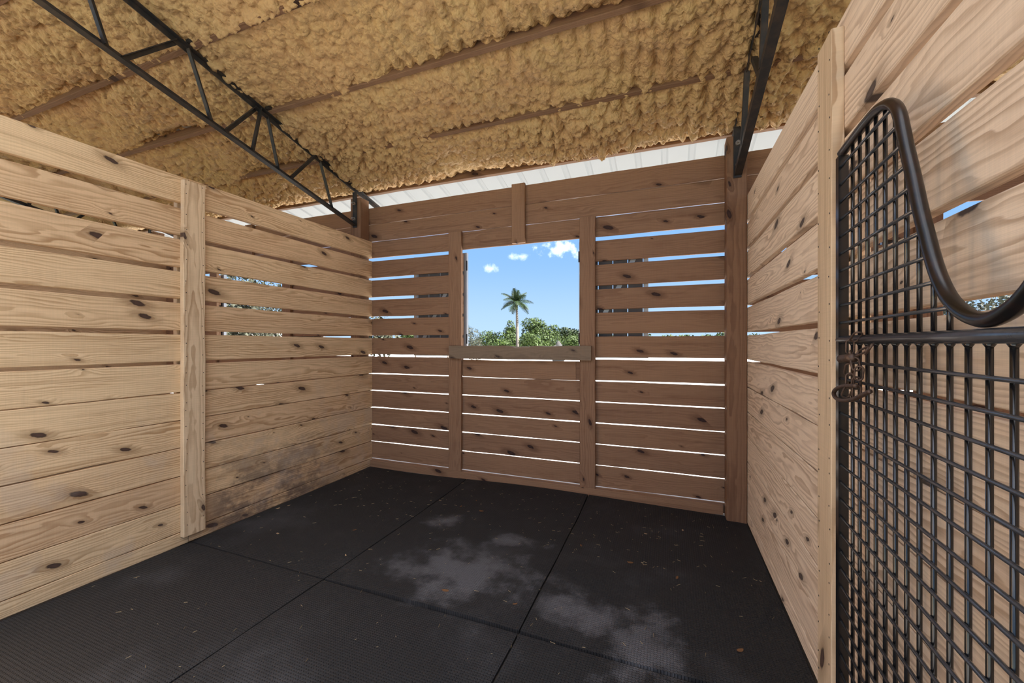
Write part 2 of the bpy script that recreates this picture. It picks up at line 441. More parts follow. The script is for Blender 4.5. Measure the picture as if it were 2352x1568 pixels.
# ------------------------------------------------------------------ floor
floor = mesh_obj('floor', *(lambda b: (b.v, b.f))(MB().box((-14.2, -0.35, -0.20), (7.8, 3.70, -0.018))), 'earth')
tag(floor, kind='structure')
def mat_z(x, y):
    k = np.clip((y - 2.7) / 0.95, 0, 1)
    return 0.040 * np.exp(-((x + 1.05) / 0.95) ** 2) * k ** 2 + 0.016 * np.exp(-((x + 3.1) / 0.5) ** 2) * k + 0.003 * np.sin(x * 3.1 + 1) * np.sin(y * 2.3)
def make_mat(x0, x1, y0, y1, curl):
    nx, ny = 26, 38
    xs = np.linspace(x0, x1, nx); ys = np.linspace(y0, y1, ny)
    v = []; f = []
    for j in range(ny):
        for i in range(nx):
            ex = min(i, nx - 1 - i); ey = min(j, ny - 1 - j)
            w = 0.0022 if ex == 0 or ey == 0 else 0.0
            z = float(mat_z(xs[i], ys[j])) + curl * math.exp(-((ys[j] - y0) / 0.12) ** 2) * (0.5 + 0.5 * math.sin(xs[i] * 4.0)) - w
            jx = 0.002 * math.sin(ys[j] * 9 + x0) if i in (0, nx - 1) else 0
            v.append((xs[i] + jx, ys[j], z))
    n0 = len(v)
    v += [(a, b, -0.016) for a, b, _ in v]
    for j in range(ny - 1):
        for i in range(nx - 1):
            a = j * nx + i
            f.append((a, a + 1, a + nx + 1, a + nx))
            f.append((n0 + a, n0 + a + nx, n0 + a + nx + 1, n0 + a + 1))
    ring = [i for i in range(nx)] + [j * nx + nx - 1 for j in range(1, ny)] + [(ny - 1) * nx + i for i in range(nx - 2, -1, -1)] + [j * nx for j in range(ny - 2, 0, -1)]
    for k in range(len(ring)):
        a, b = ring[k], ring[(k + 1) % len(ring)]
        f.append((a, n0 + a, n0 + b, b))
    return mesh_obj('mat', v, f, 'rubber', floor, smooth=False)
for (x0, x1) in ((XL + 0.004, -1.8825), (-1.8735, -0.6665), (-0.6575, XR - 0.004)):
    make_mat(x0, x1, 1.806, YB - 0.045, 0.010 if x0 > -2 else 0.0)
    make_mat(x0, x1, -0.02, 1.798 if x0 < -2 else 1.788, 0.0)

# ground outside
ground = mesh_obj('ground', [(-90, -60, -0.22), (90, -60, -0.22), (90, 140, -0.22), (-90, 140, -0.22)], [(0, 1, 2, 3)], 'grass')
tag(ground, kind='structure')
apron = mesh_obj('yard_apron', *(lambda b: (b.v, b.f))(MB().box((-22, -18, -0.21), (16, -0.36, -0.12))), 'gravel')
tag(apron, kind='structure')
apron_b = mesh_obj('paddock_apron', *(lambda b: (b.v, b.f))(MB().box((-40, 3.72, -0.21), (40, 62.0, -0.16))), 'apron')
tag(apron_b, kind='structure')

# ------------------------------------------------------------------ walls
def partition(name, xin, sides, mat, thin=True, batten_side=-1, split=1.79):
    """plank wall whose inner (room) face is at xin; boards stand beyond it on the side of sgn"""
    w = empty(name); tag(w, kind='structure')
    sgn = sides
    xc = xin + sgn * BT / 2
    for r in range(2, 15):
        z0, z1 = ROWS[r]
        if thin and r >= 8:
            z0 -= 0.0030; z1 += 0.0030
        if r == 14: z0 = 0.002
        for (a, b) in ((split + 0.002, YB - 0.002), (0.05, split - 0.002)):
            dz = random.uniform(-0.0015, 0.0015) if r not in (14,) else 0
            lumber('plank', (xc, a, (z0 + z1) / 2 + dz), 'y', b - a, z1 - z0, BT, mat, w)
    return w

wall_left = partition('wall_left', XL, -1, 'pine')
wall_right = partition('wall_right', XR, 1, 'pine_right')
wl2 = partition('wall_left_far', XL - PITCH, -1, 'pine')
wr2 = partition('wall_right_far', XR + PITCH, 1, 'pine_right')

def nails(batten, pts, axis):
    b = MB()
    for (x, y, z) in pts:
        d = Vector((0.0015, 0, 0)) if axis == 'x' else Vector((0, 0.0015, 0))
        b.bar(Vector((x, y, z)) - d, Vector((x, y, z)) + d, cyl_prof(0.0032, 6))
    o = b.build('nails', 'nail_steel', batten)
    o.matrix_parent_inverse = PLACED[batten.name].inverted()
    tag(o, kind='stuff')
    return o

def nail_rows():
    for r in range(2, 14):
        z0, z1 = ROWS[r]
        for q in (0.25, 0.75):
            yield z0 + (z1 - z0) * q
# upright on the planked wall opposite the gate
bl = lumber('batten', (XL + 0.019, 1.808, 0.062), 'zy', 2.418, 0.138, 0.038, 'batten', wall_left)
nails(bl, [(XL + 0.0375, 1.808 + s * 0.052 + random.uniform(-.005, .005), z + random.uniform(-.02, .02)) for z in nail_rows() for s in (-1, 1)], 'x')
# upright on the wall beside the gate
br = lumber('batten', (XR - 0.019, 1.770, 0.004), 'zy', 2.455, 0.138, 0.038, 'batten', wall_right)
nails(br, [(XR - 0.0375, 1.770 + s * 0.052 + random.uniform(-.005, .005), z + random.uniform(-.02, .02)) for z in nail_rows() for s in (-1, 1)], 'x')
# uprights on the hidden side of the same walls (show through the gaps)
lumber('batten', (XL - BT - 0.019, 1.808, 0.002), 'zy', 2.50, 0.138, 0.038, 'batten', wall_left)
lumber('batten', (XR + BT + 0.019, 1.770, 0.002), 'zy', 2.50, 0.138, 0.038, 'batten', wall_right)

wall_front_blocker = empty('wall_front_blocker'); tag(wall_front_blocker, kind='structure')  # unseen fronts of the neighbouring stalls, added to block light behind the gaps
for x0 in (XL - 0.03 - 2 * PITCH, XL - 0.03 - PITCH, XR + 0.06):
    for r in range(12):
        lumber('plank', (x0, -0.12, 0.10 + 0.2 * r), 'x', PITCH - 0.06, 0.192, 0.03, 'pine', wall_front_blocker)
wall_back = empty('wall_back'); tag(wall_back, kind='structure')
def back_bay(off, n):
    xa, xb = XL - 0.10 + off + 0.002, XL - 0.10 + PITCH + off - 0.002
    wl, wr = -1.950 + off, -0.742 + off          # opening
    yc = YB + BB / 2
    for r, (z0, z1) in enumerate(ROWS):
        if 3 <= r <= 7:
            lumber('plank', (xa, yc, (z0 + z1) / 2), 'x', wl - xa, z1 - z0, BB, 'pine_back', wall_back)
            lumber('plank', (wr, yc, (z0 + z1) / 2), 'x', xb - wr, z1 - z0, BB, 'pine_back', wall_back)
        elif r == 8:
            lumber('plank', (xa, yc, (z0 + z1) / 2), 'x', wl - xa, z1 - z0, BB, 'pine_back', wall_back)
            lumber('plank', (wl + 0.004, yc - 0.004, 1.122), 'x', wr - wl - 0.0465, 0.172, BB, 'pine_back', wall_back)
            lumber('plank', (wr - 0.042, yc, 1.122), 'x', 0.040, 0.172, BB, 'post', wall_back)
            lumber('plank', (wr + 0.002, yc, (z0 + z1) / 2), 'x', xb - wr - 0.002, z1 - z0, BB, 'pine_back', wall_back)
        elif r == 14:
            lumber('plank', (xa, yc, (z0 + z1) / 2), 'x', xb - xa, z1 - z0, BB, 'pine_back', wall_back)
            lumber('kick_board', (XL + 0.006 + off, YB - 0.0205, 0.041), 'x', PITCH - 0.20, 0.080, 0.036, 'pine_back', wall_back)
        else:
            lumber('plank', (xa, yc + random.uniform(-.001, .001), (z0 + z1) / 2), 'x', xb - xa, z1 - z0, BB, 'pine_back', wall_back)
    win = empty('window_%d' % n, (0, 0, 0)); tag(win, kind='structure')
    yj = YB - 0.0195
    for xj, w_ in ((-2.020 + off, 0.145), (-0.674 + off, 0.138)):
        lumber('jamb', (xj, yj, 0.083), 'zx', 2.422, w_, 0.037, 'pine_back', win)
    # header cleat above the opening
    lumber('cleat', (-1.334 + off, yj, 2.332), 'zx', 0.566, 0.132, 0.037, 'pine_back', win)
    # chewed sill rail across both jambs
    L = 1.432; seg = 44; h0, h1, t = 1.222, 1.352, 0.038
    v = []; f = []
    for k in range(seg + 1):
        x = L * k / seg
        d = 0.002 * math.sin(x * 40) + 0.004 * math.exp(-((x - 0.15) / 0.06) ** 2)
        d += 0.024 * math.exp(-((x - 0.735) / 0.045) ** 2) + 0.013 * math.exp(-((x - 0.84) / 0.05) ** 2) + 0.010 * math.exp(-((x - 1.06) / 0.06) ** 2)
        d += 0.0015 * random.random()
        hh = (h1 - h0) / 2
        v += [(x, -t / 2, -hh), (x, t / 2, -hh), (x, t / 2, hh - d * 0.5), (x, t / 2 - 0.008, hh - d * 0.75), (x, -t / 2 + 0.006, hh - d), (x, -t / 2, hh - d - 0.005)]
    for k in range(seg):
        for j in range(6):
            a = k * 6 + j; b = k * 6 + (j + 1) % 6
            f.append((a, a + 6, b + 6, b))
    f.append(tuple(range(6))); f.append(tuple(seg * 6 + j for j in range(5, -1, -1)))
    s = mesh_obj('sill', v, f, 'sill', win)
    s.location = (-2.066 + off, YB - 0.058, (h0 + h1) / 2)
    return win
back_bay(0.0, 1)
back_bay(-PITCH, 2)
back_bay(PITCH, 3)
back_bay(-2 * PITCH, 4)

# ------------------------------------------------------------------ posts
def post(x, y, ztop, label, zbot=0.0):
    e = lumber('wooden_post', (x, y, zbot), 'zx', ztop - zbot, 0.140, 0.138, 'post', None, edge=0.006, wob=0.0006)
    tag(e, label, 'post', 'square posts carrying the roof trusses')
    return e
YP = YB - 0.0715
post(0.4925, YP, 2.965, 'square red-brown wooden post in the corner next to the planked wall with the gate', -0.016)
post(-3.1975, YP, 2.965, 'square wooden post rising behind the planked wall opposite the gate', -0.016)
post(0.4925 - 2 * PITCH, YP, 2.965, 'square wooden post at the back of the neighbouring stall, glimpsed through plank gaps', -0.016)
post(0.4925 + PITCH, YP, 2.965, 'square wooden post beyond the planked wall behind the gate', -0.016)
post(0.4925, 0.04, 2.60, 'square wooden post carrying the hinges of the mesh gate', -0.11)
post(-3.1975, -0.04, 2.60, 'square wooden post at the front end of the wall opposite the gate', -0.11)

# ------------------------------------------------------------------ ceiling: foam, purlins, roof sheet
def hash2(ix, iy, s):
    h = (ix.astype(np.int64) * 374761393 + iy.astype(np.int64) * 668265263 + s * 974711) & 0x7fffffff
    h = ((h ^ (h >> 13)) * 1274126177) & 0x7fffffff
    return ((h ^ (h >> 16)) & 0xffff) / 65535.0
def vnoise(x, y, s):
    ix = np.floor(x); iy = np.floor(y); fx = x - ix; fy = y - iy
    fx = fx * fx * (3 - 2 * fx); fy = fy * fy * (3 - 2 * fy)
    a = hash2(ix, iy, s); b = hash2(ix + 1, iy, s); c = hash2(ix, iy + 1, s); d = hash2(ix + 1, iy + 1, s)
    return (a * (1 - fx) + b * fx) * (1 - fy) + (c * (1 - fx) + d * fx) * fy
def fbm(x, y, s, o=4):
    t = 0; a = 0.5; 
    for k in range(o):
        t = t + a * vnoise(x * 2 ** k, y * 2 ** k, s + k); a *= 0.5
    return t
def lumps(x, y, s, jump=0.16):
    """rounded blobs of uneven height: high on a blob, low in the creases"""
    ix = np.floor(x); iy = np.floor(y); best = np.full(x.shape, 9.0); hh = np.zeros(x.shape)
    for i in (-1, 0, 1):
        for j in (-1, 0, 1):
            cx = ix + i; cy = iy + j
            dx = cx + hash2(cx, cy, s) - x; dy = cy + hash2(cx, cy, s + 77) - y
            d2 = dx * dx + dy * dy
            k = d2 < best
            hh = np.where(k, hash2(cx, cy, s + 155), hh); best = np.where(k, d2, best)
    return np.clip(1 - 1.25 * best, -0.2, 1) + jump * (hh - 0.5)
PUR = [3.679 - 0.6 * k for k in range(0, 6)]
def foam_depth(X, Y):
    wx = X + 0.07 * (fbm(X * 5, Y * 5, 3, 2) - 0.5); wy = Y + 0.07 * (fbm(X * 5, Y * 5, 9, 2) - 0.5)
    eave = np.clip((Y - 2.9) / 0.3, 0, 1)
    d = -0.075 + 0.09 * (fbm(X * 1.9, Y * 1.9, 21) - 0.45)
    # spray passes running down the slope, strong only in places
    st = np.clip((vnoise(X * 1.3, Y * 1.3, 31) - 0.35) * 2.2, 0, 1)
    ph = X / 0.105 + 1.2 * (vnoise(X * 3, Y * 2.2, 33))
    d = d + st * 0.030 * (np.abs(np.sin(np.pi * ph)) - 0.5)
    sx, sy = 12.5, 11.0
    l1 = lumps(wx * sx, wy * sy, 41)
    l2 = lumps(wx * 27 + 3, wy * 24, 51)
    l3 = lumps((wx + 0.02 * l2) * 52, (wy + 0.02 * l1) * 46, 61)
    amp = 0.55 + 0.9 * vnoise(X * 2.1, Y * 2.1, 71)
    d = d + amp * (0.047 * l1 + 0.027 * l2 + 0.013 * l3) * (1 + 0.25 * eave)
    for yp in PUR:
        u = Y - yp
        near = np.exp(-(u / 0.085) ** 2)
        cov = fbm(X * 1.1, X * 0 + yp * 7, 81, 3)           # how far the foam hides each purlin
        cov = np.clip((cov - 0.40) * 3.2, -0.55, 1.0)
        up = np.where(u < 0, 1.0, 0.55)
        if yp > 3.6: cov = np.minimum(cov, -0.15)
        d = d + near * (0.090 * cov * up - 0.026)
    d = np.where(Y > 3.60, np.minimum(d, -0.004 - 0.35 * (Y - 3.60)), d)
    return d
def foam(name, x0, x1, y0, y1, res, parent=None):
    nx = int((x1 - x0) / res) + 1; ny = int((y1 - y0) / res) + 1
    X, Y = np.meshgrid(np.linspace(x0, x1, nx), np.linspace(y0, y1, ny))
    Z = zroof(Y) - foam_depth(X, Y)
    edge = np.clip((Y - (3.679 - 0.012)) / 0.02, 0, 1)
    Z = Z + edge * 0.05
    co = np.stack([X, Y, Z], -1).reshape(-1, 3)
    idx = np.arange(nx * ny).reshape(ny, nx)
    q = np.stack([idx[:-1, :-1], idx[1:, :-1], idx[1:, 1:], idx[:-1, 1:]], -1).reshape(-1, 4)
    me = bpy.data.meshes.new(name)
    me.vertices.add(len(co)); me.vertices.foreach_set('co', co.ravel())
    me.loops.add(q.size); me.loops.foreach_set('vertex_index', q.ravel())
    me.polygons.add(len(q))
    me.polygons.foreach_set('loop_start', np.arange(0, q.size, 4))
    me.polygons.foreach_set('loop_total', np.full(len(q), 4))
    me.polygons.foreach_set('use_smooth', np.ones(len(q), bool))
    me.update(calc_edges=True); me.validate()
    me.materials.append(M['foam'])
    o = bpy.data.objects.new(name, me); col.objects.link(o)
    if parent: o.parent = parent
    return o
ceiling = foam('ceiling', -6.0, 1.2, 0.55, 3.690, 0.0095)
tag(ceiling, kind='structure')
foam('foam', -14.3, -7.1, 0.5, 3.690, 0.06, ceiling)
foam('foam', 4.6, 7.9, 0.5, 3.690, 0.06, ceiling)
fs = foam('foam', -7.1, -6.0, 0.55, 3.690, 0.024, ceiling)
foam('foam', 1.2, 4.6, 0.55, 3.690, 0.024, ceiling)
for k, yp in enumerate(PUR):
    z = zroof(yp)
    for (a, b) in ((-14.3, -10.7), (-10.7, XL - 0.11 - PITCH), (XL - 0.11 - PITCH, XL - 0.11), (XL - 0.11, XR - 0.08), (XR - 0.08, 4.25), (4.25, 7.9)):
        lumber('purlin', (a + 0.001, yp, z + 0.0445), 'x', b - a - 0.002, 0.089, 0.038, 'purlin', ceiling, roll=math.atan(-0.248))
# ribbed white roof sheet
prof = []
xk = -14.4
while xk < 8.0:
    prof += [(xk, 0.0), (xk + 0.165, 0.0), (xk + 0.180, 0.012), (xk + 0.2136, 0.012)]
    prof += [(xk + 0.2286, 0.0)]
    xk += 0.2286
def roof_strip(y0, y1, name, parent):
    v = []; f = []
    for y in (y0, y1):
        for (x, h) in prof:
            v.append((x, y, zroof(y) + 0.093 + h))
        for (x, h) in prof:
            v.append((x, y, zroof(y) + 0.0938 + h))
    n = len(prof)
    for k in range(n - 1):
        f.append((k, 2 * n + k, 2 * n + k + 1, k + 1))
        f.append((n + k, n + k + 1, 3 * n + k + 1, 3 * n + k))
    return mesh_obj(name, v, f, 'roof_white', parent)
roof_strip(0.45, 4.42, 'roof_sheet', ceiling)
# white eave strip fastened under the last purlin's outer face
fb = MB()
fb.box((-14.3, 4.385, zroof(4.40) - 0.03), (7.9, 4.405, zroof(4.40) + 0.09))
fb.build('eave_trim', 'roof_white', ceiling)

# ------------------------------------------------------------------ roof trusses
def angle_prof(w, t, sx=1, sy=1):
    p = [(0, 0), (w, 0), (w, t), (t, t), (t, w), (0, w)]
    return [(sx * a - sx * w / 2, sy * b - sy * w / 2) for a, b in p]
def truss(x, label):
    root = empty('roof_truss', (x, 3.505, 2.66)); tag(root, label, 'roof truss', 'black steel roof trusses')
    def part(name, b, smooth=False, mat='truss_steel'):
        o = b.build(name, mat, root, smooth); o.location = (-x, -3.505, -2.66); return o
    zb = lambda y: 2.679 - 0.2416 * (y - 3.505)
    zt = lambda y: zroof(y) - 0.022
    part('bottom_chord', MB().bar((x, 0.30, zb(0.30)), (x, 3.500, zb(3.500)), angle_prof(0.050, 0.006, 1, 1)))
    part('top_chord', MB().bar((x, 0.30, zt(0.30)), (x, 3.93, zt(3.93)), angle_prof(0.042, 0.006, 1, -1)))
    webs = [(1.488, 1.791), (2.007, 1.854), (2.119, 2.378), (2.330, 2.402), (2.590, 2.486), (2.692, 2.965), (3.204, 3.046)]
    webs += [(1.400, 1.265)] + [(1.49 - 0.6 * k, 1.79 - 0.6 * k) for k in range(1, 2)] + [(1.400 - 0.6 * k, 1.265 - 0.6 * k) for k in range(1, 2)]
    for i, (yb, yt) in enumerate(webs):
        xo = 0.013 if i % 2 else -0.013
        part('web', MB().bar((x + xo, yb, zb(yb)), (x + xo, yt, zt(yt)), angle_prof(0.032, 0.005, 1, 1), up=(1, 0, 0)))
    part('end_plate', MB().box((x - 0.032, 3.494, 2.640), (x - 0.026, 3.503, 3.03)).box((x - 0.030, 3.497, 2.640), (x + 0.022, 3.503, 3.03)))
    for z in (2.735, 2.900):
        b = MB().bar((x - 0.004, 3.480, z), (x - 0.004, 3.499, z), cyl_prof(0.017, 12))
        b.bar((x - 0.004, 3.455, z), (x - 0.004, 3.482, z), cyl_prof(0.010, 6))
        part('bolt', b, mat='bolt_zinc')
    for yp in PUR[1:]:
        part('purlin_clip', MB().box((x + 0.012, yp - 0.05, zroof(yp - 0.05) + 0.0), (x + 0.062, yp - 0.021, zroof(yp) + 0.035)))
    return root
truss(-3.195, 'black steel roof truss above the planked wall opposite the gate')
truss(0.500, 'black steel roof truss bolted to the corner post beside the gate wall')
truss(-3.195 - PITCH, 'black steel roof truss in the neighbouring stall, glimpsed through plank gaps')

# ------------------------------------------------------------------ shutters outside the window
def shutter(x0, x1, hinge_left, label, y=3.690):
    root = empty('window_shutter', ((x0 + x1) / 2, y + 0.02, 1.243)); tag(root, label, 'shutter', 'open window shutters on the outside of the back wall')
    def part(name, b, mat):
        o = b.build(name, mat, root); o.location = tuple(-c for c in root.location); return o
    z0, z1 = 1.243, 2.303
    fw = 0.040
    part('frame', MB().box((x0, y, z0), (x0 + fw, y + 0.035, z1)).box((x1 - fw, y, z0), (x1, y + 0.035, z1))
         .box((x0 + fw, y + 0.002, z0), (x1 - fw, y + 0.033, z0 + fw)).box((x0 + fw, y + 0.002, z1 - fw), (x1 - fw, y + 0.033, z1)), 'shutter_frame')
    n = 4; a = x0 + fw + 0.003; wd = (x1 - x0 - 2 * fw - 0.006) / n
    for k in range(n):
        part('slat', MB().box((a + k * wd + 0.004, y + 0.010, z0 + fw + 0.001), (a + (k + 1) * wd - 0.004, y + 0.026, z1 - fw - 0.001)), 'shutter_board')
    part('brace', MB().bar((x0 + fw + 0.02, y + 0.005, z0 + 0.07), (x1 - fw - 0.02, y + 0.005, z1 - 0.07), [(-0.02, -0.004), (0.02, -0.004), (0.02, 0.004), (-0.02, 0.004)], up=(0, 1, 0)), 'shutter_frame')
    xh = x1 if hinge_left else x0
    for z in (1.42, 2.17):
        b = MB().tube([(xh, y - 0.001, z - 0.05), (xh, y - 0.001, z + 0.05)], 0.007, 8)
        part('hinge', b, 'truss_steel')
for n, off in ((1, 0.0), (2, -PITCH), (3, PITCH)):
    where = {1: 'of the open window facing the palm', 2: "of the neighbouring stall's window, beyond the wall opposite the gate", 3: "of the window beyond the wall behind the gate"}[n]
    shutter(-2.565 + off, -1.925 + off, True, 'dark shutter leaf folded back on the gate-far side ' + where if n == 1 else 'dark shutter leaf, gate-far side, ' + where)
    shutter(-0.765 + off, -0.160 + off, False, 'dark shutter leaf folded back on the gate side ' + where if n == 1 else 'dark shutter leaf, gate-near side, ' + where)

# ------------------------------------------------------------------ mesh gate
ga, gb = 0.425, 0.0446
gy0 = 1.513
grot = math.atan2(-1.0, -gb)
gate = empty('mesh_gate', (ga + gb * gy0, gy0, 0.05), grot)
tag(gate, 'black steel mesh stall gate with a U-shaped neck opening, swung open along the planks', 'gate')
GW, Z0 = 1.324, 0.05
def gpart(name, b, mat='gate_steel', parent=None, smooth=True):
    o = b.build(name, mat, parent or gate, smooth)
    if parent is None: o.location = (0, 0, -Z0)
    return o
half = [(0.0125, 1.947), (0.10, 1.949), (0.180, 1.950), (0.245, 1.948), (0.290, 1.940), (0.330, 1.924), (0.362, 1.898), (0.380, 1.868), (0.392, 1.835), (0.411, 1.781), (0.439, 1.709), (0.466, 1.634), (0.487, 1.584),
        (0.509, 1.533), (0.531, 1.492), (0.560, 1.454), (0.595, 1.427), (0.630, 1.412), (0.662, 1.407)]
def smooth_path(pts, n=4):
    out = []
    P = [Vector((a, 0, b)) for a, b in pts]
    for k in range(len(P) - 1):
        p0 = P[max(k - 1, 0)]; p1 = P[k]; p2 = P[k + 1]; p3 = P[min(k + 2, len(P) - 1)]
        for j in range(n):
            t = j / n
            out.append(0.5 * ((2 * p1) + (p2 - p0) * t + (2 * p0 - 5 * p1 + 4 * p2 - p3) * t * t + (3 * p1 - p0 - 3 * p2 + p3) * t ** 3))
    out.append(P[-1])
    return out
fullp = half + [(GW - a, b) for a, b in half[-2::-1]]
YOKE = smooth_path(fullp, 3)
gpart('yoke_tube', MB().tube(YOKE, 0.0125, 14), 'gate_worn')
gpart('stile', MB().box((0.0, -0.0125, Z0), (0.025, 0.0125, 1.936)), smooth=False)
gpart('stile', MB().box((GW - 0.025, -0.0125, Z0), (GW, 0.0125, 1.936)), smooth=False)
gpart('middle_rail', MB().tube([(0.003, -0.002, 1.382), (GW - 0.003, -0.002, 1.382)], 0.0122, 16), 'gate_rod_glint')
gpart('bottom_rail', MB().tube([(0.012, 0, Z0 + 0.013), (GW - 0.012, 0, Z0 + 0.013)], 0.0125, 12))
def yoke_z(s):
    best = None
    for a, b in zip(YOKE[:-1], YOKE[1:]):
        if min(a.x, b.x) <= s <= max(a.x, b.x) and abs(b.x - a.x) > 1e-6:
            best = a.z + (b.z - a.z) * (s - a.x) / (b.x - a.x)
            break
    return best
def yoke_s(z):
    for a, b in zip(YOKE[:-1], YOKE[1:]):
        if a.x > 0.3 and (a.z - z) * (b.z - z) <= 0 and abs(a.z - b.z) > 1e-6:
            return a.x + (b.x - a.x) * (z - a.z) / (b.z - a.z)
    return None
s = 0.087
while s < GW - 0.04:
    rod = gpart('upright_rod', MB().tube([(s, 0.0035, Z0 + 0.014), (s, 0.0035, 1.372)], 0.0048, 8))
    zt = yoke_z(s)
    if zt and zt - 1.394 > 0.045:
        gpart('upright_rod', MB().tube([(s, 0.0035, 1.392), (s, 0.0035, zt - 0.008)], 0.0048, 8))
    gpart('weld', MB().tube([(s, 0.0035, 1.3645), (s, 0.0035, 1.3705)], [0.0050, 0.0085], 8), parent=rod)
    s += 0.0521
z = 1.318
while z > Z0 + 0.03:
    gpart('cross_rod', MB().tube([(0.016, -0.0045, z), (GW - 0.016, -0.0045, z)], 0.0040, 8), 'gate_rod_glint')
    z -= 0.0522
z = 1.433
while z < 1.925:
    se = yoke_s(z)
    if se:
        gpart('cross_rod', MB().tube([(0.016, -0.0045, z), (se - 0.006, -0.0045, z)], 0.0040, 8), 'gate_rod_glint')
        gpart('cross_rod', MB().tube([(GW - se + 0.006, -0.0045, z), (GW - 0.016, -0.0045, z)], 0.0040, 8), 'gate_rod_glint')
    z += 0.0522
for zz in (0.45, 1.60):
    gpart('hinge', MB().bar((GW - 0.01, 0.0, zz), (GW + 0.072, -0.006, zz), [(-0.004, -0.02), (0.004, -0.02), (0.004, 0.02), (-0.004, 0.02)]), 'truss_steel', smooth=False)

# chain hanging from the middle rail at the free end of the gate
chain = empty('gate_chain', (ga + gb * gy0, gy0, 1.26), grot)
tag(chain, 'rusty chain with an open hook looped over the middle rail of the mesh gate', 'chain')
def cpart(name, b, mat='chain_rust'):
    o = b.build(name, mat, chain, True); o.location = (0, 0, -1.26); return o
def link(c, d, side, L=0.040, W=0.017, r=0.0026, name='link'):
    """stadium-shaped wire link centred at c, long axis d, flat side vector"""
    d = Vector(d).normalized(); sd = Vector(side); sd = (sd - d * sd.dot(d)).normalized()
    rr = W / 2; st = L / 2 - rr; pts = []
    for k in range(9):
        w = math.pi * k / 8
        pts.append(Vector(c) + d * (st + rr * math.sin(w)) + sd * (rr * math.cos(w)))
    for k in range(9):
        w = math.pi + math.pi * k / 8
        pts.append(Vector(c) + d * (-st + rr * math.sin(w)) + sd * (rr * math.cos(w)))
    return cpart(name, MB().tube(pts, r, 6, closed=True))
# first run drops in front of the rail, second run comes back beside it
YF = -0.020
FACE = (0.30, 0.95, 0.0)          # flat of a link turned to the room
EDGE = (0.95, -0.30, 0.0)
for (c_, d_, sd_, L_) in (((0.190, YF, 1.388), (1.0, 0.05, 0.62), FACE, 0.044), ((0.147, YF, 1.361), (0.1, 0, 1), FACE, 0.040),
                          ((0.162, YF - 0.003, 1.331), (0.15, 0, -1), EDGE, 0.040), ((0.186, YF, 1.316), (0.5, 0, -1), FACE, 0.038),
                          ((0.137, YF, 1.299), (-0.55, 0, -1), FACE, 0.038), ((0.209, YF, 1.293), (-0.25, 0, -1), FACE, 0.038),
                          ((0.145, YF, 1.268), (0.05, 0, 1), FACE, 0.042), ((0.190, YF, 1.266), (0.3, 0, 1), FACE, 0.034),
                          ((0.136, YF - 0.004, 1.236), (0.55, 0.2, 1), FACE, 0.036), ((0.194, YF, 1.244), (0.15, 0, 1), FACE, 0.034),
                          ((0.232, YF, 1.351), (1.0, 0.02, 0.21), (0, 0.5, 1), 0.066), ((0.276, YF, 1.357), (1.0, 0.02, 0.6), (0, 0.6, 1), 0.040)):
    link(c_, d_, sd_, L=L_)
hook = [(0.218, 1.261), (0.161, 1.256), (0.109, 1.249), (0.064, 1.237), (0.040, 1.223), (0.052, 1.212), (0.092, 1.208), (0.145, 1.214), (0.194, 1.223), (0.240, 1.236), (0.282, 1.249), (0.305, 1.256)]
hp = smooth_path(hook, 3)
cpart('hook', MB().tube([(p_.x, YF - 0.008, p_.z) for p_ in hp], 0.0056, 10))
cpart('pin', MB().bar((0.112, YF - 0.010, 1.327), (0.180, YF - 0.001, 1.333), cyl_prof(0.0115, 14)))

# ------------------------------------------------------------------ loose bits on the mats
def scrap(name, x, y, size, mat, label, cat, group):
    n = 7; v = []; f = []
    a0 = random.uniform(0, 6.28); st = random.uniform(0.35, 0.6)
    z = float(mat_z(x, y)) + 0.0015
    for top in (0, 1):
        for k in range(n):
            a = 2 * math.pi * k / n
            rr = size * (0.75 + 0.35 * random.random())
            px, py = rr * math.cos(a), rr * math.sin(a) * st
            v.append((px * math.cos(a0) - py * math.sin(a0), px * math.sin(a0) + py * math.cos(a0), top * 0.0012 + 0.35 * size * (px / size) ** 2 * 0.5))
    f.append(tuple(range(n - 1, -1, -1))); f.append(tuple(range(n, 2 * n)))
    for k in range(n):
        f.append((k, (k + 1) % n, n + (k + 1) % n, n + k))
    o = mesh_obj(name, v, f, mat); o.location = (x, y, z)
    tag(o, label, cat, group)
for (x, y, s_) in ((-1.62, 3.0, 0.020), (-1.42, 2.98, 0.024), (-0.55, 2.72, 0.016), (-1.15, 1.95, 0.022), (0.30, 2.05, 0.018), (0.05, 2.55, 0.02), (-2.15, 2.35, 0.018), (-1.55, 3.15, 0.016), (-0.22, 2.62, 0.02), (-0.75, 1.98, 0.014)):
    scrap('dry_leaf', x, y, s_, 'dry_leaf', 'small curled brown dry leaf lying on the black rubber mats', 'leaf', 'dry leaves on the mats')
for (x, y, s_) in ((-2.62, 2.10, 0.017), (-1.95, 2.05, 0.014), (0.20, 1.62, 0.017), (-0.15, 3.05, 0.013), (-3.02, 2.42, 0.018), (-2.99, 2.50, 0.014), (-1.85, 3.05, 0.012), (0.1, 3.2, 0.012)):
    scrap('wood_chip', x, y, s_, 'wood_chip', 'pale wood chip lying on the black rubber mats', 'wood chip', 'wood chips on the mats')
b = MB()
for k in range(420):
    x = random.uniform(XL + 0.05, XR - 0.06); y = random.uniform(1.0, 3.55) if random.random() < 0.6 else random.uniform(2.6, 3.5)
    L = random.uniform(0.004, 0.028); a = random.uniform(0, 6.28); z = float(mat_z(x, y)) + 0.0012
    c_, s_ = math.cos(a) * L / 2, math.sin(a) * L / 2
    b.bar((x - c_, y - s_, z), (x + c_, y + s_, z + random.uniform(0, 0.002)), [(-0.0008, -0.0006), (0.0008, -0.0006), (0, 0.001)])
